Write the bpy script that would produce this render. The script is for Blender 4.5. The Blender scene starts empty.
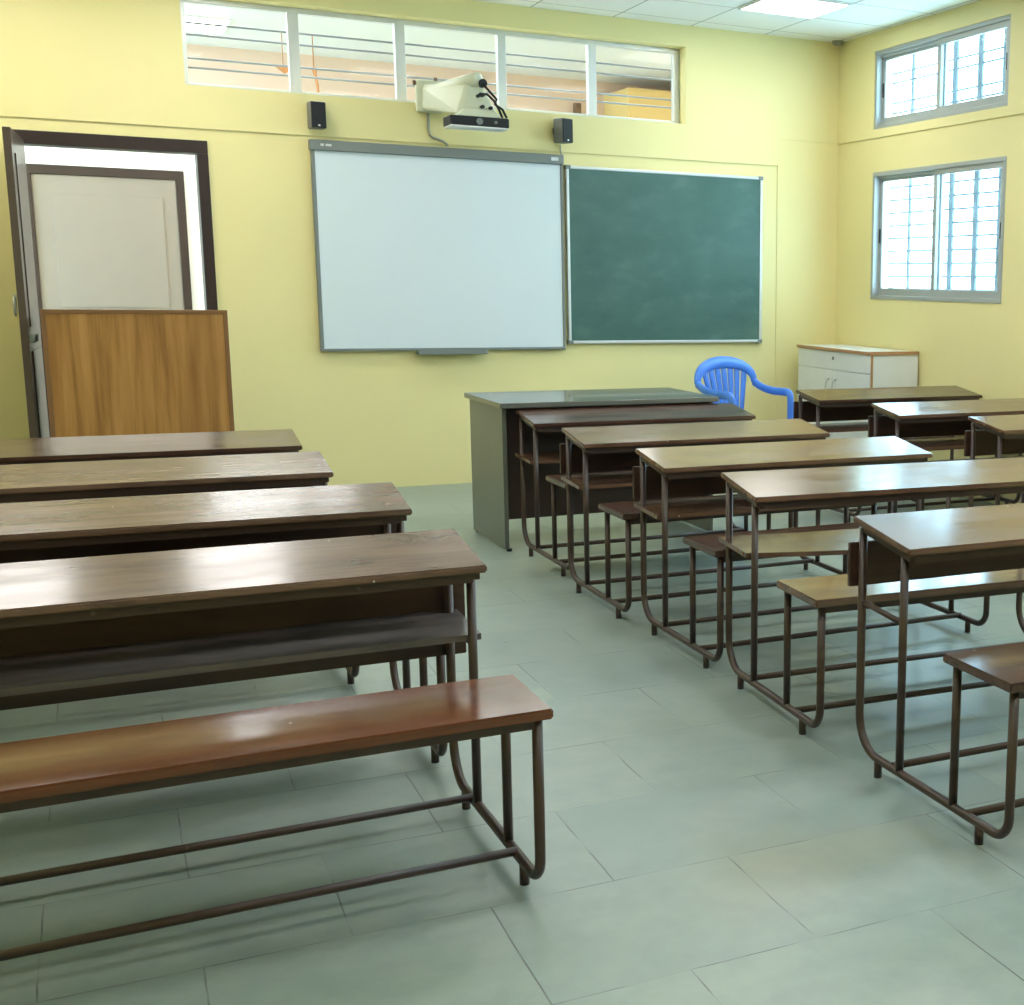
import bpy, bmesh, math, random
from mathutils import Vector, Matrix
random.seed(7)
sc = bpy.context.scene
COL = sc.collection
PI = math.pi

# ------------------------------------------------------------------ mesh helpers
class MB:
    def __init__(s):
        s.v = []; s.f = []; s.sm = []; s.uv = None
    def add(s, vs, fs, smooth=False):
        b = len(s.v); s.v += [tuple(v) for v in vs]
        for f in fs: s.f.append(tuple(b + i for i in f)); s.sm.append(smooth)
    def box(s, x0, x1, y0, y1, z0, z1, bev=0.0, seg=2, rot=None):
        x0, x1 = min(x0, x1), max(x0, x1); y0, y1 = min(y0, y1), max(y0, y1); z0, z1 = min(z0, z1), max(z0, z1)
        bm = bmesh.new(); bmesh.ops.create_cube(bm, size=1.0)
        c = Vector(((x0+x1)/2, (y0+y1)/2, (z0+z1)/2))
        for v in bm.verts: v.co = Vector((v.co.x*(x1-x0), v.co.y*(y1-y0), v.co.z*(z1-z0)))
        if bev > 0: bmesh.ops.bevel(bm, geom=bm.edges[:], offset=bev, segments=seg, profile=.5, affect='EDGES')
        M = rot if rot is not None else Matrix.Identity(3)
        bm.verts.ensure_lookup_table()
        s.add([M @ v.co + c for v in bm.verts], [[v.index for v in f.verts] for f in bm.faces]); bm.free()
        return s
    def ring(s, a0, a1, d0, d1, z0, z1, wl, wr, wb, wt, bev=.003, ax='x'):   # rectangular frame without overlapping corners
        def B(p, q, r_, t):
            if q-p > 1e-5 and t-r_ > 1e-5:
                s.box(p, q, d0, d1, r_, t, bev) if ax == 'x' else s.box(d0, d1, p, q, r_, t, bev)
        B(a0, a1, z1-wt, z1); B(a0, a1, z0, z0+wb); B(a0, a0+wl, z0+wb, z1-wt); B(a1-wr, a1, z0+wb, z1-wt)
        return s
    def hexa(s, pts):      # 8 points: bottom 4 ccw, top 4 ccw
        s.add(pts, [(3,2,1,0),(4,5,6,7),(0,1,5,4),(1,2,6,5),(2,3,7,6),(3,0,4,7)]); return s
    def tube(s, path, r, n=12, closed=False, caps=True, flat=1.0):
        P = [Vector(p) for p in path]; m = len(P); rings = []
        t0 = (P[1]-P[0]).normalized()
        up = Vector((0,0,1)) if abs(t0.z) < .9 else Vector((1,0,0))
        nrm = (up - t0*up.dot(t0)).normalized(); prev = t0
        for i in range(m):
            a = P[i]-P[i-1] if i > 0 else P[1]-P[0]
            b = P[i+1]-P[i] if i < m-1 else P[-1]-P[-2]
            t = (a.normalized()+b.normalized()).normalized()
            q = prev.rotation_difference(t); nrm = q @ nrm; nrm = (nrm - t*nrm.dot(t)).normalized(); prev = t
            bn = t.cross(nrm); rr = r[i] if isinstance(r, (list, tuple)) else r
            rings.append([P[i] + nrm*math.cos(2*PI*k/n)*rr + bn*math.sin(2*PI*k/n)*rr*flat for k in range(n)])
        vs = [v for R in rings for v in R]; fs = []
        for i in range(m-1):
            for k in range(n):
                fs.append((i*n+k, i*n+(k+1) % n, (i+1)*n+(k+1) % n, (i+1)*n+k))
        b = len(s.v)
        s.add(vs, fs, True)
        if caps:
            s.f.append(tuple(b+k for k in reversed(range(n)))); s.sm.append(False)
            s.f.append(tuple(b+(m-1)*n+k for k in range(n))); s.sm.append(False)
        return s
    def cyl(s, a, b, r, n=14): return s.tube([a, b], r, n)
    def grid(s, fn, nu, nv, thick, smooth=True):   # closed slab from a surface function fn(u,v)->(point, normal)
        top = []; bot = []
        for j in range(nv+1):
            for i in range(nu+1):
                p, nn = fn(i/nu, j/nv); p = Vector(p); nn = Vector(nn).normalized()
                top.append(p+nn*thick/2); bot.append(p-nn*thick/2)
        W = nu+1; K = len(top); fs = []
        for j in range(nv):
            for i in range(nu):
                a = j*W+i; fs.append((a, a+1, a+W+1, a+W)); fs.append((K+a, K+a+W, K+a+W+1, K+a+1))
        for i in range(nu):
            a = i; fs.append((a, K+a, K+a+1, a+1)); a = nv*W+i; fs.append((a, a+1, K+a+1, K+a))
        for j in range(nv):
            a = j*W; fs.append((a, a+W, K+a+W, K+a)); a = j*W+nu; fs.append((a, K+a, K+a+W, a+W))
        s.add(top+bot, fs, smooth); return s
    def build(s, name, mat, parent=None, loc=None):
        me = bpy.data.meshes.new(name); me.from_pydata(s.v, [], s.f); me.update()
        bm = bmesh.new(); bm.from_mesh(me); bmesh.ops.recalc_face_normals(bm, faces=bm.faces[:]); bm.to_mesh(me); bm.free()
        for p, q in zip(me.polygons, s.sm): p.use_smooth = q
        me.materials.append(mat)
        o = bpy.data.objects.new(name, me); COL.objects.link(o)
        if parent is not None: o.parent = parent
        if loc: o.location = loc
        return o

def tag(o, label=None, cat=None, group=None, kind=None):
    if label: o['label'] = label
    if cat: o['category'] = cat
    if group: o['group'] = group
    if kind: o['kind'] = kind
    return o
def empty(name, loc=(0,0,0), rz=0.0):
    o = bpy.data.objects.new(name, None); o.empty_display_size = .1; COL.objects.link(o)
    o.location = loc; o.rotation_euler = (0,0,rz); return o
def copy_tree(o, parent=None):
    c = o.copy(); COL.objects.link(c)
    if parent is not None: c.parent = parent
    for ch in [x for x in bpy.data.objects if x.parent == o]: copy_tree(ch, c)
    return c
def arc(cx, cy, r, a0, a1, n, f):
    return [f(cx + r*math.cos(a0+(a1-a0)*i/n), cy + r*math.sin(a0+(a1-a0)*i/n)) for i in range(n+1)]

# ------------------------------------------------------------------ materials
def new_mat(name):
    m = bpy.data.materials.new(name); m.use_nodes = True; nt = m.node_tree
    return m, nt, nt.nodes['Principled BSDF']
def N(nt, t, **kw):
    n = nt.nodes.new(t)
    for k, v in kw.items():
        if k in n.inputs: n.inputs[k].default_value = v
        else: setattr(n, k, v)
    return n
def ramp(nt, src, stops):
    r = nt.nodes.new('ShaderNodeValToRGB'); e = r.color_ramp.elements
    while len(e) < len(stops): e.new(.5)
    for el, (p, c) in zip(e, stops): el.position = p; el.color = (*c, 1) if len(c) == 3 else c
    nt.links.new(src, r.inputs['Fac']); return r.outputs['Color']
def mix(nt, fac, a, b, mode='MIX'):
    m = nt.nodes.new('ShaderNodeMix'); m.data_type = 'RGBA'; m.blend_type = mode
    for sock, val in ((m.inputs[0], fac), (m.inputs[6], a), (m.inputs[7], b)):
        if isinstance(val, bpy.types.NodeSocket): nt.links.new(val, sock)
        elif isinstance(val, (int, float)): sock.default_value = val
        else: sock.default_value = (*val, 1)
    return m.outputs[2]
def coords(nt, scale=(1,1,1), loc=(0,0,0), rnd=True):
    tc = nt.nodes.new('ShaderNodeTexCoord'); mp = nt.nodes.new('ShaderNodeMapping')
    mp.inputs['Scale'].default_value = scale; mp.inputs['Location'].default_value = loc
    nt.links.new(tc.outputs['Object'], mp.inputs['Vector'])
    if not rnd: return mp.outputs[0]
    oi = nt.nodes.new('ShaderNodeObjectInfo'); ad = N(nt, 'ShaderNodeVectorMath', operation='ADD')
    ml = N(nt, 'ShaderNodeMath', operation='MULTIPLY'); ml.inputs[1].default_value = 37.0
    nt.links.new(oi.outputs['Random'], ml.inputs[0]); nt.links.new(mp.outputs[0], ad.inputs[0]); nt.links.new(ml.outputs[0], ad.inputs[1])
    return ad.outputs[0]
def noise(nt, vec, scale, detail=4, rough=.55, out='Fac'):
    n = N(nt, 'ShaderNodeTexNoise', Scale=scale, Detail=detail, Roughness=rough); nt.links.new(vec, n.inputs['Vector']); return n.outputs[out]
def bump(nt, bs, h, strength, dist=.002):
    b = N(nt, 'ShaderNodeBump', Strength=strength, Distance=dist); nt.links.new(h, b.inputs['Height']); nt.links.new(b.outputs[0], bs.inputs['Normal'])

def simple(name, c, rough=.5, metal=0, spec=.5, var=.06, vs=6, coat=0):
    m, nt, bs = new_mat(name); v = coords(nt, rnd=False)
    col = mix(nt, noise(nt, v, vs), tuple(x*(1-var) for x in c), tuple(min(1, x*(1+var)) for x in c))
    nt.links.new(col, bs.inputs['Base Color']); bs.inputs['Roughness'].default_value = rough
    bs.inputs['Metallic'].default_value = metal; bs.inputs['Specular IOR Level'].default_value = spec
    bs.inputs['Coat Weight'].default_value = coat
    return m

def varnish(name, dark, light, rlo=.14, rhi=.34, spec=.6, coat=.25, chips=True):
    m, nt, bs = new_mat(name)
    v = coords(nt, (.7, 7, 7)); v2 = coords(nt, (1, 1, 1))
    g = noise(nt, v, 2.4, 3, .5); c = ramp(nt, g, [(.3, dark), (.72, light)])
    blot = noise(nt, coords(nt, (1, 2.5, 1)), 4.5, 3)
    c = mix(nt, ramp(nt, blot, [(.3, (0,0,0)), (.8, (.5,.5,.5))]), c, tuple(min(1, x*1.2+.01) for x in light))
    sm = noise(nt, coords(nt, (1.0, 3.5, 3.5)), 2.6, 5, .65)
    c = mix(nt, ramp(nt, sm, [(.5, (0,0,0)), (.72, (.75,.75,.75))]), c, tuple(x*.45 for x in dark))
    stk = noise(nt, coords(nt, (.6, 22, 22)), 2.2, 4, .6)
    c = mix(nt, ramp(nt, stk, [(.35, (.35,.35,.35)), (.6, (0,0,0))]), c, tuple(x*.6 for x in dark))
    if chips:
        vo = N(nt, 'ShaderNodeTexVoronoi', Scale=11.0); nt.links.new(v2, vo.inputs['Vector'])
        wob = noise(nt, v2, 85, 3, .7)
        mth = N(nt, 'ShaderNodeMath', operation='ADD'); nt.links.new(vo.outputs['Distance'], mth.inputs[0])
        m2 = N(nt, 'ShaderNodeMath', operation='MULTIPLY'); nt.links.new(wob, m2.inputs[0]); m2.inputs[1].default_value = .2; nt.links.new(m2.outputs[0], mth.inputs[1])
        k = ramp(nt, mth.outputs[0], [(.118, (1,1,1)), (.128, (0,0,0))])
        c = mix(nt, k, c, (.62, .58, .52))
    nt.links.new(c, bs.inputs['Base Color'])
    r = noise(nt, coords(nt, (1.6, 5, 5)), 2.4, 2)
    mr = N(nt, 'ShaderNodeMapRange'); nt.links.new(r, mr.inputs['Value'])
    mr.inputs['From Min'].default_value = .35; mr.inputs['From Max'].default_value = .7
    mr.inputs['To Min'].default_value = rlo; mr.inputs['To Max'].default_value = rhi
    nt.links.new(mr.outputs[0], bs.inputs['Roughness'])
    bs.inputs['Specular IOR Level'].default_value = spec
    bs.inputs['Coat Weight'].default_value = coat; bs.inputs['Coat Roughness'].default_value = .12
    bump(nt, bs, noise(nt, coords(nt, (1.2, 9, 9)), 4, 2), .16, .001)
    return m

M = {}
M['top_worn'] = varnish('worn_varnished_wood', (.095,.048,.029), (.145,.080,.049), .15, .265, .55, .32)
M['top_matt'] = varnish('scuffed_varnished_wood', (.105,.062,.042), (.16,.10,.068), .19, .268, .32, .10)
M['top_dark'] = varnish('dark_varnished_wood', (.048,.022,.016), (.080,.040,.027), .14, .26, .5, .25)
M['shelf'] = varnish('grey_brown_shelf', (.07,.058,.055), (.12,.10,.095), .3, .5, .5, .1, False)
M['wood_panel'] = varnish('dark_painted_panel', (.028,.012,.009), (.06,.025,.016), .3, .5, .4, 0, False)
M['seat_red'] = varnish('red_brown_bench_wood', (.085,.026,.010), (.135,.043,.015), .15, .26, .5, .25)
def tube_mat():
    m, nt, bs = new_mat('brown_painted_tube'); v = coords(nt)
    a = noise(nt, v, 5, 4); b = noise(nt, v, 28, 5, .7)
    c = mix(nt, a, (.030,.016,.012), (.052,.030,.022)); c = mix(nt, ramp(nt, b, [(.64, (0,0,0)), (.74, (.8,.8,.8))]), c, (.11,.085,.07))
    nt.links.new(c, bs.inputs['Base Color']); bs.inputs['Roughness'].default_value = .38; bump(nt, bs, b, .15, .001); return m
M['tube'] = tube_mat()
def wall_mat(name, c, rough=.5):
    m, nt, bs = new_mat(name); v = coords(nt, rnd=False)
    col = mix(nt, noise(nt, v, 1.3, 5), tuple(x*.95 for x in c), tuple(min(1, x*1.04) for x in c))
    nt.links.new(col, bs.inputs['Base Color']); bs.inputs['Roughness'].default_value = rough; bs.inputs['Specular IOR Level'].default_value = .35
    bump(nt, bs, noise(nt, v, 45, 4), .12, .003); return m
M['yellow'] = wall_mat('yellow_wall_paint', (.77,.69,.34))
M['white_wall'] = wall_mat('white_wall_paint', (.80,.80,.79))
M['pink_wall'] = wall_mat('peach_wall_paint', (.72,.53,.45))
M['ochre_wall'] = wall_mat('ochre_wall_paint', (.72,.50,.20))
def floor_mat():
    m, nt, bs = new_mat('kota_stone_slabs'); tc = nt.nodes.new('ShaderNodeTexCoord')
    mp = nt.nodes.new('ShaderNodeMapping'); mp.inputs['Location'].default_value = (4.305+.29+5.8, 6.64+9.12, 0)
    nt.links.new(tc.outputs['Object'], mp.inputs['Vector'])
    wv = noise(nt, tc.outputs['Object'], 3.5, 3, .5, 'Color')
    vm = N(nt, 'ShaderNodeVectorMath', operation='MULTIPLY_ADD'); nt.links.new(wv, vm.inputs[0]); vm.inputs[1].default_value = (.012,.012,0); nt.links.new(mp.outputs[0], vm.inputs[2])
    br = nt.nodes.new('ShaderNodeTexBrick'); br.offset = .5; br.squash = 1
    nt.links.new(vm.outputs[0], br.inputs['Vector'])
    for k, val in (('Color1', (0,0,0,1)), ('Color2', (1,1,1,1)), ('Mortar', (.5,.5,.5,1)), ('Scale', 1.0), ('Mortar Size', .0022), ('Mortar Smooth', .25), ('Bias', 0.0), ('Brick Width', .58), ('Row Height', .456)):
        br.inputs[k].default_value = val
    slab = ramp(nt, br.outputs['Color'], [(0, (.195,.26,.245)), (1, (.295,.35,.29))])
    cl = noise(nt, tc.outputs['Object'], 2.2, 6, .62); cl2 = noise(nt, tc.outputs['Object'], 9, 5, .6)
    c = mix(nt, ramp(nt, cl, [(.3, (0,0,0)), (.7, (1,1,1))]), slab, (.26,.315,.28))
    c = mix(nt, ramp(nt, cl2, [(.3, (.7,.7,.7)), (.62, (0,0,0))]), c, (.19,.25,.225))
    st = noise(nt, tc.outputs['Object'], .9, 4); c = mix(nt, ramp(nt, st, [(.6, (0,0,0)), (.75, (.5,.5,.5))]), c, (.28,.28,.21))
    gate = ramp(nt, noise(nt, tc.outputs['Object'], 4.5, 2), [(.42, (.12,.12,.12)), (.56, (1,1,1))])
    mm = N(nt, 'ShaderNodeMath', operation='MULTIPLY'); nt.links.new(br.outputs['Fac'], mm.inputs[0]); nt.links.new(gate, mm.inputs[1])
    c = mix(nt, mm.outputs[0], c, (.10,.12,.11))
    vo = N(nt, 'ShaderNodeTexVoronoi', Scale=4.0); nt.links.new(tc.outputs['Object'], vo.inputs['Vector'])
    c = mix(nt, ramp(nt, vo.outputs['Distance'], [(.016, (.8,.8,.8)), (.022, (0,0,0))]), c, (.10,.09,.08))
    nt.links.new(c, bs.inputs['Base Color'])
    mr = N(nt, 'ShaderNodeMapRange'); nt.links.new(cl2, mr.inputs['Value']); mr.inputs['To Min'].default_value = .285; mr.inputs['To Max'].default_value = .40
    nt.links.new(mr.outputs[0], bs.inputs['Roughness']); bs.inputs['Specular IOR Level'].default_value = .55
    b = N(nt, 'ShaderNodeBump', Strength=.25, Distance=.004); inv = N(nt, 'ShaderNodeMath', operation='SUBTRACT'); inv.inputs[0].default_value = 1
    nt.links.new(br.outputs['Fac'], inv.inputs[1])
    ad = N(nt, 'ShaderNodeMath', operation='MULTIPLY_ADD'); nt.links.new(cl, ad.inputs[0]); ad.inputs[1].default_value = .9; nt.links.new(inv.outputs[0], ad.inputs[2])
    nt.links.new(ad.outputs[0], b.inputs['Height']); nt.links.new(b.outputs[0], bs.inputs['Normal'])
    return m
M['floor'] = floor_mat()
def ceil_mat():
    m, nt, bs = new_mat('ceiling_tiles'); tc = nt.nodes.new('ShaderNodeTexCoord')
    mp = nt.nodes.new('ShaderNodeMapping'); mp.inputs['Location'].default_value = (.62+5.7*2, .735+.5525*22, 0); nt.links.new(tc.outputs['Object'], mp.inputs['Vector'])
    br = nt.nodes.new('ShaderNodeTexBrick'); br.offset = 0; nt.links.new(mp.outputs[0], br.inputs['Vector'])
    for k, val in (('Color1', (.80,.82,.81,1)), ('Color2', (.85,.87,.86,1)), ('Mortar', (.36,.38,.37,1)), ('Scale', 1.0), ('Mortar Size', .0055), ('Mortar Smooth', .1), ('Brick Width', .57), ('Row Height', .5525)):
        br.inputs[k].default_value = val
    nt.links.new(br.outputs['Color'], bs.inputs['Base Color']); bs.inputs['Roughness'].default_value = .8
    bump(nt, bs, noise(nt, tc.outputs['Object'], 90, 3), .2, .002); return m
M['ceiling'] = ceil_mat()
M['alu'] = simple('aluminium_frame', (.60,.63,.63), .38, .35, .5)
M['alu_mid'] = simple('dull_aluminium', (.36,.385,.38), .45, .2)
M['alu_dark'] = simple('dark_aluminium', (.20,.225,.225), .4, .4)
M['white_paint'] = simple('white_metal_paint', (.78,.79,.78), .4)
M['grille'] = simple('blue_grey_grille', (.06,.10,.13), .5)
M['rod'] = simple('grey_window_rod', (.33,.35,.38), .5)
M['door_wood'] = simple('dark_brown_door', (.085,.062,.05), .3, 0, .3, .2, 12)
M['door_frame'] = simple('dark_brown_frame', (.032,.020,.018), .4, 0, .3, .2, 12)
M['beige'] = simple('beige_door_panel', (.23,.20,.175), .35, 0, .5, .07, 3)
M['beige_edge'] = simple('beige_edging', (.55,.46,.33), .5)
M['board_white'] = simple('whiteboard_surface', (.64,.72,.77), .28, 0, .4, .02, 2)
M['board_grey'] = simple('grey_board_frame', (.17,.195,.19), .42)
M['black_plastic'] = simple('black_plastic', (.012,.013,.015), .55, 0, .3)
M['grey_side'] = simple('grey_speaker_side', (.16,.16,.15), .5)
M['cream_plastic'] = simple('cream_projector_plastic', (.60,.62,.47), .4)
M['steel'] = simple('steel', (.55,.55,.53), .3, .9)
M['cable'] = simple('grey_cable', (.30,.31,.27), .5)
M['dark_brown_thing'] = simple('dark_brown_wood', (.16,.09,.05), .5)
M['orange_brown'] = simple('orange_brown_ornament', (.50,.20,.06), .5)
M['laminate_white'] = simple('white_laminate', (.74,.77,.76), .3)
M['laminate_edge'] = simple('orange_brown_edging', (.45,.24,.11), .4)
def chalk_mat():
    m, nt, bs = new_mat('green_chalkboard'); v = coords(nt, (1, 1, 1.7), rnd=False)
    n1 = noise(nt, v, 2.3, 6, .62); n2 = noise(nt, coords(nt, (1.2, 1, 2.2), rnd=False), 3.5, 5, .6)
    c = mix(nt, ramp(nt, n1, [(.35, (0,0,0)), (.75, (.75,.75,.75))]), (.035,.105,.088), (.072,.155,.135))
    c = mix(nt, ramp(nt, n2, [(.55, (0,0,0)), (.8, (.3,.3,.3))]), c, (.15,.24,.22))
    nt.links.new(c, bs.inputs['Base Color']); bs.inputs['Roughness'].default_value = .5; return m
M['chalk'] = chalk_mat()
def laminate():
    m, nt, bs = new_mat('teak_laminate'); v = coords(nt, (7, 7, .45), rnd=False)
    w = noise(nt, v, 3.0, 7, .6); w2 = noise(nt, coords(nt, (2.4, 2.4, .2), rnd=False), 2.6, 3)
    c = ramp(nt, w, [(.32, (.23,.10,.022)), (.5, (.37,.18,.045)), (.7, (.45,.235,.07))])
    c = mix(nt, ramp(nt, w2, [(.5, (0,0,0)), (.66, (.55,.55,.55))]), c, (.26,.11,.025))
    nt.links.new(c, bs.inputs['Base Color']); bs.inputs['Roughness'].default_value = .4; return m
M['teak'] = laminate()
M['teak_edge'] = simple('brown_edge_band', (.20,.095,.035), .4)
M['desk_grey'] = simple('grey_green_steel_laminate', (.105,.115,.095), .3, 0, .55, .08, 14)
M['desk_top'] = simple('dark_grey_desk_top', (.10,.105,.09), .2, 0, .6, .08, 14, .2)
M['desk_brown'] = simple('dark_brown_laminate', (.045,.026,.02), .4)
M['blue'] = simple('blue_moulded_plastic', (.065,.22,.72), .3, 0, .5, .03)
def glass_mat(name, tint, refl=.06, frost=0.0):
    m = bpy.data.materials.new(name); m.use_nodes = True; nt = m.node_tree; nt.nodes.clear()
    out = nt.nodes.new('ShaderNodeOutputMaterial'); tr = nt.nodes.new('ShaderNodeBsdfTransparent'); tr.inputs[0].default_value = (*tint, 1)
    gl = nt.nodes.new('ShaderNodeBsdfGlossy'); gl.inputs['Roughness'].default_value = .02
    fr = nt.nodes.new('ShaderNodeLayerWeight'); pw = N(nt, 'ShaderNodeMath', operation='POWER'); nt.links.new(fr.outputs['Facing'], pw.inputs[0]); pw.inputs[1].default_value = 4.5
    ma = N(nt, 'ShaderNodeMath', operation='MULTIPLY_ADD'); nt.links.new(pw.outputs[0], ma.inputs[0]); ma.inputs[1].default_value = .12; ma.inputs[2].default_value = refl*.1
    mx = nt.nodes.new('ShaderNodeMixShader'); nt.links.new(ma.outputs[0], mx.inputs[0]); nt.links.new(tr.outputs[0], mx.inputs[1]); nt.links.new(gl.outputs[0], mx.inputs[2])
    last = mx.outputs[0]
    if frost > 0:
        tl = nt.nodes.new('ShaderNodeBsdfTranslucent'); tl.inputs[0].default_value = (*tint, 1)
        v = coords(nt, rnd=False); f = ramp(nt, noise(nt, v, 9, 5, .7), [(.35, (frost*.6,)*3), (.7, (min(1, frost*1.3),)*3)])
        m2 = nt.nodes.new('ShaderNodeMixShader'); nt.links.new(f, m2.inputs[0]); nt.links.new(last, m2.inputs[1]); nt.links.new(tl.outputs[0], m2.inputs[2]); last = m2.outputs[0]
    nt.links.new(last, out.inputs[0]); return m
M['glass'] = glass_mat('clear_glass', (.93,.96,.96))
M['glass_win'] = glass_mat('dusty_window_glass', (.86,.95,.97), frost=.035)
def emis(name, c, s):
    m = bpy.data.materials.new(name); m.use_nodes = True; nt = m.node_tree; nt.nodes.clear()
    out = nt.nodes.new('ShaderNodeOutputMaterial'); e = nt.nodes.new('ShaderNodeEmission'); e.inputs[0].default_value = (*c, 1); e.inputs[1].default_value = s
    nt.links.new(e.outputs[0], out.inputs[0]); return m
M['lamp'] = emis('lit_led_panel', (1.0,.98,.96), 7.5)
M['lamp_corr'] = emis('lit_corridor_panel', (1.0,.97,.98), 7.5)

# ------------------------------------------------------------------ setting
XL, YB, HC = -6.02, -10.4, 3.135
CY = 2.95           # far wall of the corridor
MB().box(-8.5, .22, YB-.2, CY+.2, -.1, 0).build('floor', M['floor'])['kind'] = 'structure'
MB().box(XL-.2, .2, YB-.2, .1, HC, HC+.1).build('ceiling', M['ceiling'])['kind'] = 'structure'
MB().box(-8.5, .22, .1, CY+.2, HC, HC+.1).build('ceiling', M['white_wall'])['kind'] = 'structure'
DX0, DX1, DZ = -5.335, -4.32, 2.156
CX0, CX1, CZ0, CZ1 = -4.419, -1.229, 2.472, 2.992
w = MB(); T = .22; lo = .012; SX = -.50
# lower part (slightly set back under the plaster ledge)
w.box(-8.5, DX0, lo, T, 0, 2.226); w.box(DX1, SX, lo, T, 0, 2.226); w.box(DX0, DX1, lo, T, DZ, 2.226)
w.box(SX, .2, .005, T, 0, 2.415)
w.box(-8.5, SX, 0, T, 2.226, CZ0); w.box(SX, .2, 0, T, 2.415, CZ0)
w.box(-8.5, CX0, 0, T, CZ0, CZ1); w.box(CX1, .2, 0, T, CZ0, CZ1)
w.box(-8.5, .2, 0, T, CZ1, HC)
tag(w.build('wall_front', M['yellow']), kind='structure')
WY0, WY1 = -.5215, -2.125
UZ0, UZ1, LZ0, LZ1 = 2.47, 3.006, 1.273, 2.172
wins = [(WY0, WY1), (-3.05, -4.65), (-5.9, -7.5)]
w = MB(); TR = .2; ys = [T] + [y for p in wins for y in p] + [YB]
for i in range(0, len(ys), 2):
    w.box(.01, TR, ys[i], ys[i+1], 0, 2.41); w.box(0, TR, ys[i], ys[i+1], 2.41, HC)
for a, b in wins:
    w.box(.01, TR, a, b, 0, LZ0); w.box(.01, TR, a, b, LZ1, 2.41); w.box(0, TR, a, b, 2.41, UZ0); w.box(0, TR, a, b, UZ1, HC)
tag(w.build('wall_right', M['yellow']), kind='structure')
tag(MB().box(XL-.2, XL, YB, 0.0, 0, HC).build('wall_left', M['yellow']), kind='structure')
tag(MB().box(XL-.2, .2, YB-.2, YB, 0, HC).build('wall_back', M['yellow']), kind='structure')
# corridor behind the front wall
tag(MB().box(-8.5, .22, CY, CY+.2, 0, 2.62).box(.2, .3, T, CY+.2, 0, HC).build('wall_corridor', M['white_wall']), kind='structure')  # far wall, plus an unseen right end box added to block sky light
tag(MB().box(-8.5, .2, CY-.03, CY+.2, 2.62, HC).build('trim_1', M['pink_wall']), kind='structure')
tag(MB().box(-.80, .2, 2.30, CY-.03, 2.5, 3.02).build('trim_2', M['ochre_wall']), kind='structure')

# clerestory window
cw = empty('window_1', ((CX0+CX1)/2, .12, CZ0)); tag(cw, kind='structure')
def local(mb, root):
    L = root.location
    mb.v = [(x-L.x, y-L.y, z-L.z) for x, y, z in mb.v]; return mb
f = MB(); zb, zt = CZ0, CZ1
f.ring(CX0, CX1, .115, .165, zb, zt, .03, .045, .028, .032)
local(f, cw).build('window_frame', M['alu'], cw)
mx = [(-3.822,-3.757), (-3.184,-3.12), (-2.525,-2.47), (-1.902,-1.845)]
for a, b in mx: local(MB().box(a, b, .112, .168, zb+.02, zt-.02, .003), cw).build('mullion', M['alu'], cw)
px = [CX0+.03] + [q for p in mx for q in p] + [CX1-.045]
for i in range(0, 10, 2): local(MB().box(px[i]-.004, px[i+1]+.004, .137, .143, zb+.02, zt-.02), cw).build('pane', M['glass'], cw)
for z in (2.855, 2.787, 2.652, 2.597): local(MB().cyl((CX0, .19, z), (CX1, .19, z), .0065, 8), cw).build('grille_rod', M['rod'], cw)

# sliding windows in the right wall
def slider(n, y0, y1, z0, z1, rods):
    r = empty('window_%d' % n, (.0, (y0+y1)/2, z0)); tag(r, kind='structure'); ym = (y0+y1)/2
    f = MB(); b = .028; xa, xb = .004, .085
    f.ring(y1, y0, xa, xb, z0, z1, b, b, b, b, .003, 'y'); f.box(xa+.026, xa+.034, y1+b, y0-b, z1-b-.018, z1-b+.001)
    local(f, r).build('window_frame', M['alu_mid'], r)
    for k, (a, c, x) in enumerate(((y0-b+.005, ym-.025, .052), (ym+.025, y1+b-.005, .018))):
        s = MB(); q = .042; za, zc = z0+b-.005, z1-b+.005
        s.ring(c, a, x, x+.026, za, zc, q, q, .055, q, .003, 'y')
        sh = local(s, r).build('sash', M['alu_mid'], r)
        local(MB().box(x+.010, x+.016, a-q+.004, c+q-.004, za+.05, zc-q+.004), r).build('pane', M['glass_win'], sh)
        local(MB().box(x-.006, x, (c if k else a)+(.028 if k else -.028), (c if k else a)+(.012 if k else -.012), (z0+z1)/2-.05, (z0+z1)/2+.05, .002), r).build('latch', M['black_plastic'], sh)
    g = MB(); L = y0-y1
    for t, wd in ((.16, .022), (.48, .05), (.66, .05), (.83, .03)): g.box(.15, .165, y0-L*t, y0-L*t-wd, z0, z1)
    for z in rods: g.cyl((.158, y0, z), (.158, y1, z), .007, 6)
    local(g, r).build('grille', M['grille'], r)
k = 2
for a, b in wins:
    slider(k, a, b, UZ0, UZ1, [2.59, 2.66, 2.80, 2.865]); k += 1
    slider(k, a, b, LZ0, LZ1, [1.35+.09*i for i in range(9)]); k += 1

# door in the front wall, standing open into the room
d = empty('door_1', (DX0, .05, 0)); tag(d, kind='structure')
f = MB(); fw = .062
f.ring(DX0, DX1, -.012, .16, 0, DZ, .045, fw, 0, .075, .004)
local(f, d).build('door_frame', M['door_frame'], d)
LR = math.radians(-92.5)          # leaf swings about the left jamb into the room; built closed along +x
leaf = MB().box(0, .765, -.036, 0, .01, 2.10, .003)
for z0_, z1_ in ((.15, .95), (1.08, 1.98)): leaf.box(.12, .645, 0, .007, z0_, z1_, .002)
leaf = leaf.build('leaf', M['door_wood'], d, (.072, -.062, 0)); leaf.rotation_euler = (0, 0, LR)
h = MB(); h.tube(arc(.69, 1.19, .05, 0, 2*PI*.999, 20, lambda a, z: (a, -.055, z)), .0055, 8); h.box(.68, .70, -.06, -.036, 1.23, 1.25)
h.build('ring_handle', M['steel'], leaf)
h = MB().cyl((.56, .02, 1.02), (.775, .02, 1.02), .008, 10)
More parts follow.
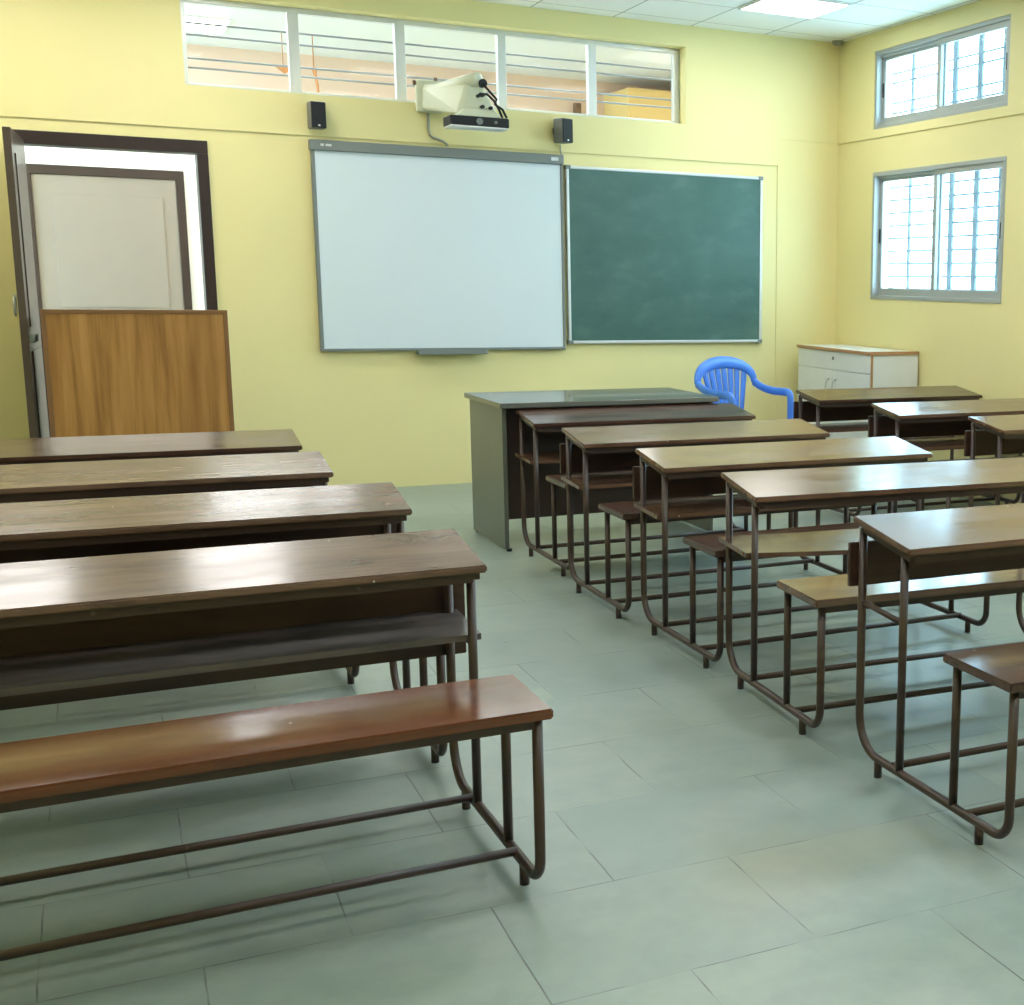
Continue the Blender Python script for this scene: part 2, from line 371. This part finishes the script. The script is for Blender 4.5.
for q in (.57, .65, .73): h.box(q, q+.02, 0, .03, 1.0, 1.04, .003)
h.build('bolt', M['alu_dark'], leaf)

# closed door across the corridor
d2 = empty('door_2', (-4.85, CY, 0)); tag(d2, kind='structure')
f = MB(); a, b, t = -5.372, -4.285, 2.165
f.ring(a, b, CY-.05, CY+.02, 0, t, .045, .06, 0, .07, .004)
local(f, d2).build('door_frame', M['door_frame'], d2)
lf = MB().box(a+.045, b-.06, CY-.03, CY+.01, .01, t-.07, .003)
for x0, x1 in ((a+.17, b-.16),):
    lf.box(x0, x1, CY-.038, CY-.03, .2, .95, .003); lf.box(x0, x1, CY-.038, CY-.03, 1.1, 1.95, .003)
local(lf, d2).build('leaf', M['beige'], d2)

# ------------------------------------------------------------------ ceiling lamps
def lamp(x0, x1, y0, y1, label, mat, group=None, nm='ceiling_panel_lamp'):
    r = empty(nm, ((x0+x1)/2, (y0+y1)/2, HC)); tag(r, label, 'ceiling lamp', group)
    f = MB(); w_ = .012
    for a in ((x0, x1, y0, y0+w_), (x0, x1, y1-w_, y1), (x0, x0+w_, y0+w_, y1-w_), (x1-w_, x1, y0+w_, y1-w_)): f.box(*a, HC-.012, HC+.0)
    local(f, r).build('lamp_frame', M['white_paint'], r)
    local(MB().box(x0+w_, x1-w_, y0+w_, y1-w_, HC-.009, HC-.002), r).build('diffuser', mat, r)
lamp(-1.175, -.632, -1.275, -.75, 'square white LED ceiling panel near the corner above the green board', M['lamp'])
PX, PY = .57, .5525
for i, j in ((6, 0), (8, 0), (0, 4), (3, 4), (6, 4), (0, 7), (3, 7), (6, 7), (0, 10), (3, 10), (6, 10), (0, 13), (3, 13), (6, 13)):  # front row follows desk-top reflections; rows behind are unseen, added for fill light
    x1 = -.632-i*PX; y1 = -.75-j*PY
    lamp(x1-.543, x1, y1-.525, y1, 'square white LED ceiling panel out of view above the desks, rear rows added for fill', M['lamp'], 'LED panels over the desks')
lamp(-4.30, -3.99, 1.60, 2.22, 'lit square ceiling panel seen through the leftmost clerestory pane', M['lamp_corr'], nm='corridor_lamp')
for x in (-7, -5.4, -3.9, -2.4, -.9):  # extra panels placed out of sight, added to brighten the corridor
    lamp(x-.5, x+.5, .35, .95, 'unseen ceiling panel added to brighten the corridor beyond the front wall', M['lamp_corr'], 'added corridor fill panels out of view', nm='corridor_lamp')
o = MB(); o.tube([(-.05,-.07,HC), (-.05,-.07,HC-.012), (-.05,-.07,HC-.03)], [.045,.045,.028], 20)
tag(o.build('smoke_detector', M['cable']), 'small grey round detector on the ceiling in the room corner', 'detector')

# ------------------------------------------------------------------ boards
wb = empty('whiteboard', (-2.94, .0, .9)); tag(wb, 'wide white interactive board in a dark grey frame on the yellow wall', 'whiteboard')
x0, x1, z0, z1 = -3.742, -2.142, .900, 2.200; ya = -.035
local(MB().box(x0+.018, x1-.014, ya+.006, .006, z0+.014, z1-.055), wb).build('writing_surface', M['board_white'], wb)
f = MB(); f.ring(x0, x1, ya, .01, z0, z1-.058, .022, .018, .018, 0, .004)
local(f, wb).build('frame', M['board_grey'], wb)
local(MB().box(x0-.008, x1+.004, ya-.016, .01, z1-.062, z1+.002, .006), wb).build('top_rail', M['board_grey'], wb)
g = MB(); g.box(x1-.085, x1-.035, ya-.019, ya-.014, z1-.04, z1-.018, .002); local(g, wb).build('control_button', M['alu'], wb)
g = MB(); g.box(x0+.055, x0+.075, ya-.018, ya-.014, z1-.036, z1-.022, .001); g.box(x0+.085, x0+.12, ya-.018, ya-.014, z1-.036, z1-.022, .001); local(g, wb).build('badge', M['alu'], wb)
g = MB(); g.box(-3.15, -2.70, ya-.06, .01, z0-.022, z0-.010, .003); g.box(-3.15, -2.70, ya-.062, ya-.054, z0-.022, z0+.004, .002); local(g, wb).build('pen_tray', M['board_grey'], wb)

cb = empty('chalkboard', (-1.38, 0, .94)); tag(cb, 'green chalkboard in a thin aluminium frame right of the white board', 'chalkboard')
x0, x1, z0, z1 = -2.118, -.636, .939, 2.137; ya = -.03
local(MB().box(x0+.012, x1-.012, ya+.006, .008, z0+.012, z1-.012), cb).build('writing_surface', M['chalk'], cb)
f = MB(); q = .020; f.ring(x0, x1, ya, .011, z0, z1, q, q, q, q, .004)
local(f, cb).build('frame', M['alu'], cb)
for cx, cz in ((x0, z0), (x1, z0), (x0, z1), (x1, z1)):
    sx = 1 if cx == x0 else -1; sz = 1 if cz == z0 else -1
    g = MB(); g.box(cx-sx*.004, cx+sx*.034, ya-.004, .011, cz-sz*.004, cz+sz*.024, .005); local(g, cb).build('corner_cap', M['alu_dark'], cb)

# ------------------------------------------------------------------ speakers, projector
def speaker(x, z, label, rz):
    r = empty('wall_speaker', (x, -.075, z), rz); tag(r, label, 'speaker', 'small speakers either side of the projector')
    MB().box(-.045, .045, -.045, .045, 0, .158, .006).build('cabinet', M['grey_side'], r)
    MB().box(-.043, .043, -.052, -.044, .003, .155, .003).build('grille', M['black_plastic'], r)
    MB().box(-.006, .006, -.0545, -.0515, .012, .022, .001).build('badge', M['alu'], r)
    MB().box(-.015, .015, .04, .083, .06, .10).build('bracket', M['black_plastic'], r)
speaker(-3.705, 2.262, 'small black wall speaker above the left end of the white board', .12)
speaker(-2.150, 2.276, 'small black wall speaker with grey side between the white and green boards', .42)
tag(MB().tube([(-2.15,-.012,2.27), (-2.15,-.012,2.235), (-2.145,-.02,2.20)], .005, 8).build('speaker_cable', M['cable']), 'short thin cable hanging under the right speaker to the board', 'cable')

pj = empty('projector', (-3.0, 0, 2.5)); tag(pj, 'cream short-throw projector on a wall arm above the white board', 'projector')
local(MB().box(-3.095, -2.93, -.05, 0, 2.412, 2.612, .014, 3), pj).build('wall_plate', M['cream_plastic'], pj)
def slab(pts, y0, y1, bev=0):   # polygon in x,z extruded in y
    m = MB(); n = len(pts); m.add([(x, y0, z) for x, z in pts]+[(x, y1, z) for x, z in pts],
        [tuple(reversed(range(n))), tuple(range(n, 2*n))]+[(i, (i+1) % n, n+(i+1) % n, n+i) for i in range(n)]); return m
m = MB(); m.hexa([(-3.07,-.03,2.425),(-2.80,-.03,2.43),(-2.66,-.40,2.38),(-2.93,-.40,2.375), (-3.07,-.03,2.585),(-2.93,-.03,2.60),(-2.76,-.40,2.565),(-2.86,-.40,2.565)])
o = local(m, pj).build('arm_housing', M['cream_plastic'], pj); bv = o.modifiers.new('b', 'BEVEL'); bv.width = .02; bv.segments = 3
m = MB(); m.tube([(-3.00,-.06,2.535), (-2.99,-.09,2.54), (-2.86,-.32,2.575), (-2.80,-.43,2.59), (-2.795,-.44,2.59)], [.02,.043,.043,.043,.02], 16)
local(m, pj).build('arm', M['cream_plastic'], pj)
m = MB(); m.hexa([(-2.95,-.50,2.355),(-2.66,-.50,2.355),(-2.64,-.33,2.355),(-2.96,-.33,2.355), (-2.89,-.47,2.41),(-2.73,-.47,2.42),(-2.72,-.36,2.42),(-2.90,-.36,2.41)])
o = local(m, pj).build('lamp_housing', M['cream_plastic'], pj); bv = o.modifiers.new('b', 'BEVEL'); bv.width = .012; bv.segments = 3
local(MB().box(-3.0, -2.635, -.52, -.33, 2.298, 2.356, .008), pj).build('projector_body', M['black_plastic'], pj)
local(MB().box(-2.995, -2.64, -.515, -.335, 2.289, 2.300, .003), pj).build('base_plate', M['white_paint'], pj)
for xx, rr in ((-2.82, .02), (-2.72, .009)): local(MB().cyl((xx,-.528,2.327), (xx,-.515,2.327), rr, 16), pj).build('lens', M['board_grey'], pj)
m = MB(); m.cyl((-2.775,-.455,2.565), (-2.775,-.425,2.565), .026, 16); local(m, pj).build('knob', M['black_plastic'], pj)
for k, pts in enumerate(([(-2.775,-.45,2.56), (-2.735,-.47,2.51), (-2.70,-.48,2.47), (-2.715,-.49,2.44), (-2.67,-.50,2.41), (-2.645,-.50,2.36)],
                         [(-2.80,-.46,2.50), (-2.76,-.49,2.495), (-2.72,-.49,2.46), (-2.69,-.49,2.41), (-2.67,-.49,2.36)])):
    local(MB().tube(pts, .0075, 8), pj).build('cable', M['black_plastic'], pj)
for p in ((-2.81,-.475,2.485), (-2.785,-.48,2.49), (-2.79,-.485,2.42), (-2.74,-.485,2.415)):
    local(MB().cyl((p[0], p[1]+.03, p[2]), (p[0], p[1]-.012, p[2]), .011, 10), pj).build('adjusting_screw', M['black_plastic'], pj)
local(MB().cyl((-3.11,-.03,2.59), (-3.085,-.03,2.59), .015, 10), pj).build('screw', M['dark_brown_thing'], pj)
local(MB().cyl((-2.97,-.04,2.61), (-2.97,-.04,2.63), .011, 10), pj).build('screw', M['dark_brown_thing'], pj)
local(MB().tube([(-3.018,-.008,2.42), (-3.018,-.008,2.31), (-3.010,-.008,2.275), (-2.99,-.008,2.262), (-2.93,-.008,2.245), (-2.908,-.01,2.228), (-2.903,-.016,2.214)], .008, 10), pj).build('power_cable', M['cable'], pj)

# little things seen through the clerestory
o = MB(); o.tube([(-3.42,1.9,2.90), (-3.41,1.9,2.83), (-3.40,1.9,2.78), (-3.395,1.9,2.70)], [.02,.008,.010,.007], 8); o.box(-3.42, -3.34, 1.88, 1.92, 2.69, 2.705)
o.cyl((-3.42, 1.9, 2.89), (-3.42, 1.9, HC), .004, 6)
tag(o.build('hanging_ornament', M['orange_brown']), 'thin orange-brown ornament hanging in the corridor behind the second clerestory pane', 'ornament')
o = MB(); o.add([(-3.70,1.9,2.90),(-3.56,1.9,2.885),(-3.62,1.9,2.84),(-3.70,1.94,2.90),(-3.56,1.94,2.885),(-3.62,1.94,2.84)], [(0,1,2),(5,4,3),(0,3,4,1),(1,4,5,2),(2,5,3,0)])
o.cyl((-3.63, 1.92, 2.885), (-3.63, 1.92, HC), .003, 6)
tag(o.build('hanging_bird', M['orange_brown']), 'small orange-brown pointed ornament hanging behind the first clerestory pane', 'ornament')
tag(MB().box(-1.09, -1.03, CY-.08, CY-.028, 2.78, 2.93, .004).build('junction_box', M['dark_brown_thing']), 'small dark box on the corridor wall behind the fourth clerestory pane', 'electrical box')

# ------------------------------------------------------------------ lectern
lc = empty('lectern', (-4.785, -.85, 0), .0); tag(lc, 'wooden lectern with teak-grain front panel standing before the open door', 'lectern')
W2 = .447; H = 1.178
MB().box(-W2+.018, W2-.018, -.008, .010, .04, H-.02).build('front_panel', M['teak'], lc)
f = MB(); f.ring(-W2, W2, -.014, .014, 0, H, .022, .022, .05, .022, .002)
f.build('edge_frame', M['teak_edge'], lc)
for s in (-1, 1):
    MB().box(s*W2-(.018 if s > 0 else 0), s*W2+(.018 if s < 0 else 0), .014, .42, 0, H-.05).build('side_panel', M['beige_edge'], lc)
MB().hexa([(-W2+.018,.014,H-.06),(W2-.018,.014,H-.06),(W2-.018,.42,H-.16),(-W2+.018,.42,H-.16),(-W2+.018,.014,H-.04),(W2-.018,.014,H-.04),(W2-.018,.42,H-.14),(-W2+.018,.42,H-.14)]).build('reading_top', M['teak'], lc)
MB().box(-W2+.018, W2-.018, .014, .40, .55, .57).build('shelf', M['teak'], lc)

# ------------------------------------------------------------------ teacher's desk
td = empty('teacher_desk', (-2.64, -2.055, 0), 0.0); tag(td, 'long grey-green teacher desk with side panels below the boards', 'desk')
local(MB().box(-3.252, -2.052, -2.40, -1.712, .737, .763, .003), td).build('tabletop', M['desk_top'], td)
for a in (-3.232, -2.086): local(MB().box(a, a+.022, -2.352, -1.745, .012, .7365, .001), td).build('side_panel', M['desk_grey'], td)
local(MB().box(-3.2, -2.076, -2.27, -2.252, .15, .7365), td).build('modesty_panel', M['desk_brown'], td)
for a in (-3.21, -2.065):
    for b in (-2.345, -1.765): local(MB().cyl((a, b, 0), (a, b, .013), .014, 12), td).build('foot', M['black_plastic'], td)

td.rotation_euler = (0, 0, .018)
# ------------------------------------------------------------------ cabinet
cn = empty('storage_cabinet', (-.2, -.65, 0)); tag(cn, 'low white laminate cabinet with brown edging in the far right corner', 'cabinet')
x0, x1, y0, y1, zt = -.385, -.004, -1.205, -.14, .925
local(MB().box(x0+.018, x1, y0, y1, .05, zt-.02, .001), cn).build('body', M['laminate_white'], cn)
local(MB().box(x0+.03, x1-.02, y0+.03, y1-.03, 0, .05), cn).build('plinth', M['laminate_edge'], cn)
local(MB().box(x0-.006, x1+.0, y0-.008, y1+.008, zt-.02, zt-.001, .002), cn).build('top', M['laminate_white'], cn)
g = MB(); g.box(x0-.008, x0-.006, y0-.01, y1+.01, zt-.021, zt); g.box(x0-.008, x1, y0-.010, y0-.008, zt-.021, zt); g.box(x0-.008, x0, y0-.01, y1+.01, zt-.001, zt+.001)
g.box(x0+.0, x0+.018, y0-.003, y0, .05, zt-.022); g.box(x0-.006, x1, y0-.008, y0+.03, zt-.001, zt+.002)
local(g, cn).build('edging', M['laminate_edge'], cn)
dr = local(MB().box(x0, x0+.018, y0+.003, y1-.003, .775, zt-.024, .002), cn).build('drawer', M['laminate_white'], cn)
local(MB().cyl((x0-.004, -.68, .855), (x0, -.68, .855), .013, 14), cn).build('lock', M['alu_dark'], dr)
ym = (y0+y1)/2
for s, (a, b) in enumerate(((y0+.003, ym-.002), (ym+.002, y1-.003))):
    dd = local(MB().box(x0, x0+.018, a, b, .055, .771, .002), cn).build('door', M['laminate_white'], cn)
    hy = ym-.05 if s == 0 else ym+.05
    local(MB().tube([(x0, hy, .60), (x0-.02, hy, .605), (x0-.028, hy, .63), (x0-.028, hy, .67), (x0-.02, hy, .70), (x0, hy, .705)], .006, 8), cn).build('handle', M['steel'], dd)

# ------------------------------------------------------------------ blue plastic armchair
ch = empty('plastic_armchair', (-1.19, -.96, 0), math.radians(14)); tag(ch, 'blue moulded plastic armchair with slatted back behind the teacher desk', 'chair')
# local frame: front = -y, width = x
def seatfn(u, v):
    x = (u-.5)*.44*(1-.06*v); y = -.22+.42*v; z = .415 + .012*math.cos(PI*(u-.5)*2)*-1 - .02*v + (-.03*(1-v)**6)
    return (x, y, z), (0, 0, 1)
MB().grid(seatfn, 12, 12, .008).build('seat', M['blue'], ch)
def backpt(x, t):   # t 0..1 up the back
    return Vector((x, .20+.07*t-.35*x*x*(1-.2*t), .40+.44*t))
# top rim of back flowing into the arms
rim = []
for i in range(25):
    a = PI*i/24; x = -.245*math.cos(a); t = .68+.32*math.sin(a)**.8
    rim.append(backpt(x, t))
def armpath(s): return [Vector((s*.252, .15, .665)), Vector((s*.256, .06, .65)), Vector((s*.260, -.02, .650)), Vector((s*.258, -.10, .652)), Vector((s*.255, -.135, .645)), Vector((s*.250, -.15, .60)), Vector((s*.245, -.155, .50)), Vector((s*.24,-.16,.40))]
m = MB(); m.tube(rim, [.026+.016*math.sin(PI*i/24) for i in range(25)], 12, flat=.45)
m.build('back_rim', M['blue'], ch)
for s in (-1, 1):
    P = [rim[0] if s < 0 else rim[-1]] + armpath(s)
    # smooth
    for _ in range(2):
        Q = [P[0]]
        for i in range(len(P)-1): Q += [P[i]*.75+P[i+1]*.25, P[i]*.25+P[i+1]*.75]
        P = Q+[P[-1]]
    MB().tube(P, .027, 12, flat=.75).build('armrest', M['blue'], ch)
sl = MB()
for k in range(7):
    u = (k-3)/3; xt = u*.175; xb = u*.10
    tt = .68+.32*math.sin(math.acos(max(-1, min(1, xt/.245))))**.8
    p = [backpt(xb+(xt-xb)*j/6, tt*j/6+.0) for j in range(7)]
    vs = []; fs = []
    for j, q in enumerate(p):
        w_ = .0145+.009*j/6
        vs += [(q.x-w_, q.y-.003, q.z), (q.x+w_, q.y-.003, q.z), (q.x+w_, q.y+.003, q.z), (q.x-w_, q.y+.003, q.z)]
        if j: b_ = 4*(j-1); fs += [(b_+c, b_+(c+1) % 4, b_+4+(c+1) % 4, b_+4+c) for c in range(4)]
    fs += [(3,2,1,0), tuple(4*6+c for c in range(4))]
    MB_ = MB(); MB_.add(vs, fs, True); MB_.build('back_slat', M['blue'], ch)
for sx in (-1, 1):
    for sy in (-1, 1):
        a = Vector((sx*.205, -.20 if sy < 0 else .19, .405)); b = Vector((sx*.25, -.25 if sy < 0 else .27, 0))
        MB().tube([a, a*.5+b*.5, b], [.030,.026,.022], 10, flat=.8).build('leg', M['blue'], ch)

# ------------------------------------------------------------------ school desks (bench welded to the desk)
RT = .0122     # tube radius
def school_desk(name_label, x, y, th, W=1.205, panel=(.524,.655), shelf=True, top='top_worn', seat='top_worn', end='left', bow=0.0, group=None, z=(.6875,.729), seatz=.461):
    """origin: floor under the near bench leg line, at the measured end; the unit runs away from that end"""
    r = empty('school_desk', (x, y, 0), th); tag(r, name_label, 'school desk', group)
    sg = 1 if end == 'left' else -1
    X = lambda a: sg*a
    z1, z2 = z; ya, yb = .450, .753; th_ = .019
    sl_ = (z2-z1)/(yb-ya)
    def zt(yy): return z1+(yy-ya)*sl_
    def bx(xa, xb, y0, y1, f0, f1, bev=.003):
        xa, xb = sorted((X(xa), X(xb)))
        bm = bmesh.new(); bmesh.ops.create_cube(bm, size=1)
        for v in bm.verts:
            yy = y0 if v.co.y < 0 else y1; zz = (f0 if v.co.z < 0 else f1)(yy)
            v.co = Vector((xa if v.co.x < 0 else xb, yy, zz))
        bmesh.ops.bevel(bm, geom=bm.edges[:], offset=bev, segments=2, affect='EDGES')
        m = MB(); bm.verts.ensure_lookup_table(); m.add([v.co.copy() for v in bm.verts], [[v.index for v in f.verts] for f in bm.faces]); bm.free(); return m
    bx(0, W, ya, yb, lambda q: zt(q)-th_, lambda q: zt(q), .004).build('tabletop', M[top], r)
    ap = MB()
    for a in (bx(.03, W-.03, ya+.018, ya+.030, lambda q: zt(q)-.047, lambda q: zt(q)-th_+.001, .001), bx(.03, W-.03, yb-.04, yb-.028, lambda q: zt(q)-.047, lambda q: zt(q)-th_+.001, .001),
              bx(.014, .030, ya+.018, yb-.028, lambda q: zt(q)-.040, lambda q: zt(q)-th_+.001, .001), bx(W-.030, W-.014, ya+.018, yb-.028, lambda q: zt(q)-.040, lambda q: zt(q)-th_+.001, .001)):
        ap.add(a.v, a.f)
    ap.build('top_frame', M['tube'], r)
    flat = lambda h_: (lambda q: h_)
    bx(-.004, W+.004, -.024, .270, flat(seatz-.024), flat(seatz), .004).build('seat', M[seat], r)
    sf = MB()
    for a in (bx(.02, W-.02, -.008, .006, flat(seatz-.046), flat(seatz-.023), .001), bx(.02, W-.02, .238, .252, flat(seatz-.046), flat(seatz-.023), .001)): sf.add(a.v, a.f)
    sf.build('seat_frame', M['tube'], r)
    zf = .053; yd = .736; rn, rf = .062, .105
    for xx in (.026, W-.026):
        xq = X(xx)
        path = [(xq, yd, zt(yd)-.030)] + [(xq, yd, zf+rf)] + arc(yd-rf, zf+rf, rf, 0, -PI/2, 10, lambda a, b: (xq, a, b))[1:] \
             + arc(rn, zf+rn, rn, -PI/2, -PI, 8, lambda a, b: (xq, a, b)) + [(xq, 0, seatz-.024)]
        MB().tube(path, RT, 12).build('side_frame', M['tube'], r)
        MB().cyl((xq, .510, zf), (xq, .510, zt(.510)-.030), RT*.95, 12).build('desk_leg', M['tube'], r)
        MB().cyl((xq, .243, zf), (xq, .243, seatz-.024), RT*.95, 12).build('bench_leg', M['tube'], r)
        MB().tube([(xq, .510, .477), (xq, yd, .489)], .0085, 8).build('shelf_rail', M['tube'], r)
        for yy in (.625, .122): MB().cyl((xq, yy, 0), (xq, yy, zf-.004), .0115, 12).build('foot', M['tube'], r)
    for yy in (.176, .548): MB().cyl((X(.026), yy, zf+.006), (X(W-.026), yy, zf+.006), .0105, 12).build('crossbar', M['tube'], r)
    if shelf:
        def sfn(u, v): return (X(-.0+W*u), .525+.245*v, .490+.012*v-bow*math.sin(PI*u)*(1-.6*v)), (0, 0, 1)
        MB().grid(sfn, 16, 2, .016, False).build('shelf', M['shelf'] if end == 'right' else M['top_worn'], r)
    if panel:
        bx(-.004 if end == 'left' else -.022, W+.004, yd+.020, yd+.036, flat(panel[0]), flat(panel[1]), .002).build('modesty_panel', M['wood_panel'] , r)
    return r
GL, GR, GW = 'left column of school desks', 'middle column of school desks', 'right column of school desks by the windows'
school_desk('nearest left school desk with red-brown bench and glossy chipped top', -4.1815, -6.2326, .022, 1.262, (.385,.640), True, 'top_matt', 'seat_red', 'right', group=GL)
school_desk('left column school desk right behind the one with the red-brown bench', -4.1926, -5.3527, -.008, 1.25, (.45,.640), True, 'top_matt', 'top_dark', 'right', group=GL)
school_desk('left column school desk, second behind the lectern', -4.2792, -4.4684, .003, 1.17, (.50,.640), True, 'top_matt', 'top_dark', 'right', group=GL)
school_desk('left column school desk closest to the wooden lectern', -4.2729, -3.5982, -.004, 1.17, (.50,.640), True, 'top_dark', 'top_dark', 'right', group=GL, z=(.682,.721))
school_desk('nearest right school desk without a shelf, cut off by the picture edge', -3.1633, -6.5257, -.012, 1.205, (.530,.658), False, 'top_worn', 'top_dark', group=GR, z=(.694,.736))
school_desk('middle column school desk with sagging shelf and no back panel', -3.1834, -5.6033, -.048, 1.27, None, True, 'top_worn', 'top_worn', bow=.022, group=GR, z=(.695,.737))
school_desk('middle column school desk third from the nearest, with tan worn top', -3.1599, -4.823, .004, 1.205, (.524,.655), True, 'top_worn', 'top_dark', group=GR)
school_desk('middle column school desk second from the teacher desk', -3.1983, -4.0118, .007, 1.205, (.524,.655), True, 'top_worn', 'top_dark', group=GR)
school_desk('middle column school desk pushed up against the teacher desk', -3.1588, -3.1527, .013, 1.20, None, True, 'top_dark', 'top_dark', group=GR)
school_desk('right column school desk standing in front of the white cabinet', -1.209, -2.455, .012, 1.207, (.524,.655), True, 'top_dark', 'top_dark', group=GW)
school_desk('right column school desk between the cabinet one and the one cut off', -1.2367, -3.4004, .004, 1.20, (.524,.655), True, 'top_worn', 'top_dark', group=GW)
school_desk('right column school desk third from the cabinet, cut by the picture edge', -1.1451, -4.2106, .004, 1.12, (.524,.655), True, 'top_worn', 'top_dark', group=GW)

# ------------------------------------------------------------------ light, camera
wd = bpy.data.worlds.new('World'); sc.world = wd; wd.use_nodes = True
bg = wd.node_tree.nodes['Background']; bg.inputs[0].default_value = (.58,.82,1.0,1); bg.inputs[1].default_value = 5.2
for a, b in wins:
    for z0, z1 in ((UZ0, UZ1), (LZ0, LZ1)):
        L = bpy.data.lights.new('window_portal', 'AREA'); L.shape = 'RECTANGLE'; L.size = z1-z0; L.size_y = abs(b-a); L.cycles.is_portal = True
        lo_ = bpy.data.objects.new('window_portal', L); COL.objects.link(lo_); lo_.location = (.19, (a+b)/2, (z0+z1)/2); lo_.rotation_euler = (0, math.radians(90), 0)

cam = bpy.data.cameras.new('camera'); co = bpy.data.objects.new('camera', cam); COL.objects.link(co)
F, PXX, PYY = 1316.97, 828.29, 518.53
cam.sensor_fit = 'HORIZONTAL'; cam.sensor_width = 36; cam.lens = F/1024*36
cam.shift_x = -(PXX-512)/1024; cam.shift_y = (PYY-502.5)/1024
cam.clip_start = .05
yaw, pit, rol = .5074, -.1767, .0172
fw_ = Vector((math.sin(yaw)*math.cos(pit), math.cos(yaw)*math.cos(pit), math.sin(pit)))
rt = Vector((math.cos(yaw), -math.sin(yaw), 0)); up = rt.cross(fw_)
r2 = rt*math.cos(rol)+up*math.sin(rol); u2 = -rt*math.sin(rol)+up*math.cos(rol)
Rm = Matrix((r2, u2, -fw_)).transposed()
co.matrix_world = Matrix.Translation((-4.9945, -8.9396, 1.3808)) @ Rm.to_4x4()
sc.camera = co
sc.view_settings.view_transform = 'Standard'; sc.view_settings.look = 'None'; sc.view_settings.gamma = 1; sc.view_settings.exposure = 1.44
sc.view_settings.use_curve_mapping = False
sc.cycles.use_denoising = True
sc.cycles.max_bounces = 10; sc.cycles.diffuse_bounces = 5; sc.cycles.transparent_max_bounces = 12
sc.cycles.sample_clamp_indirect = 6
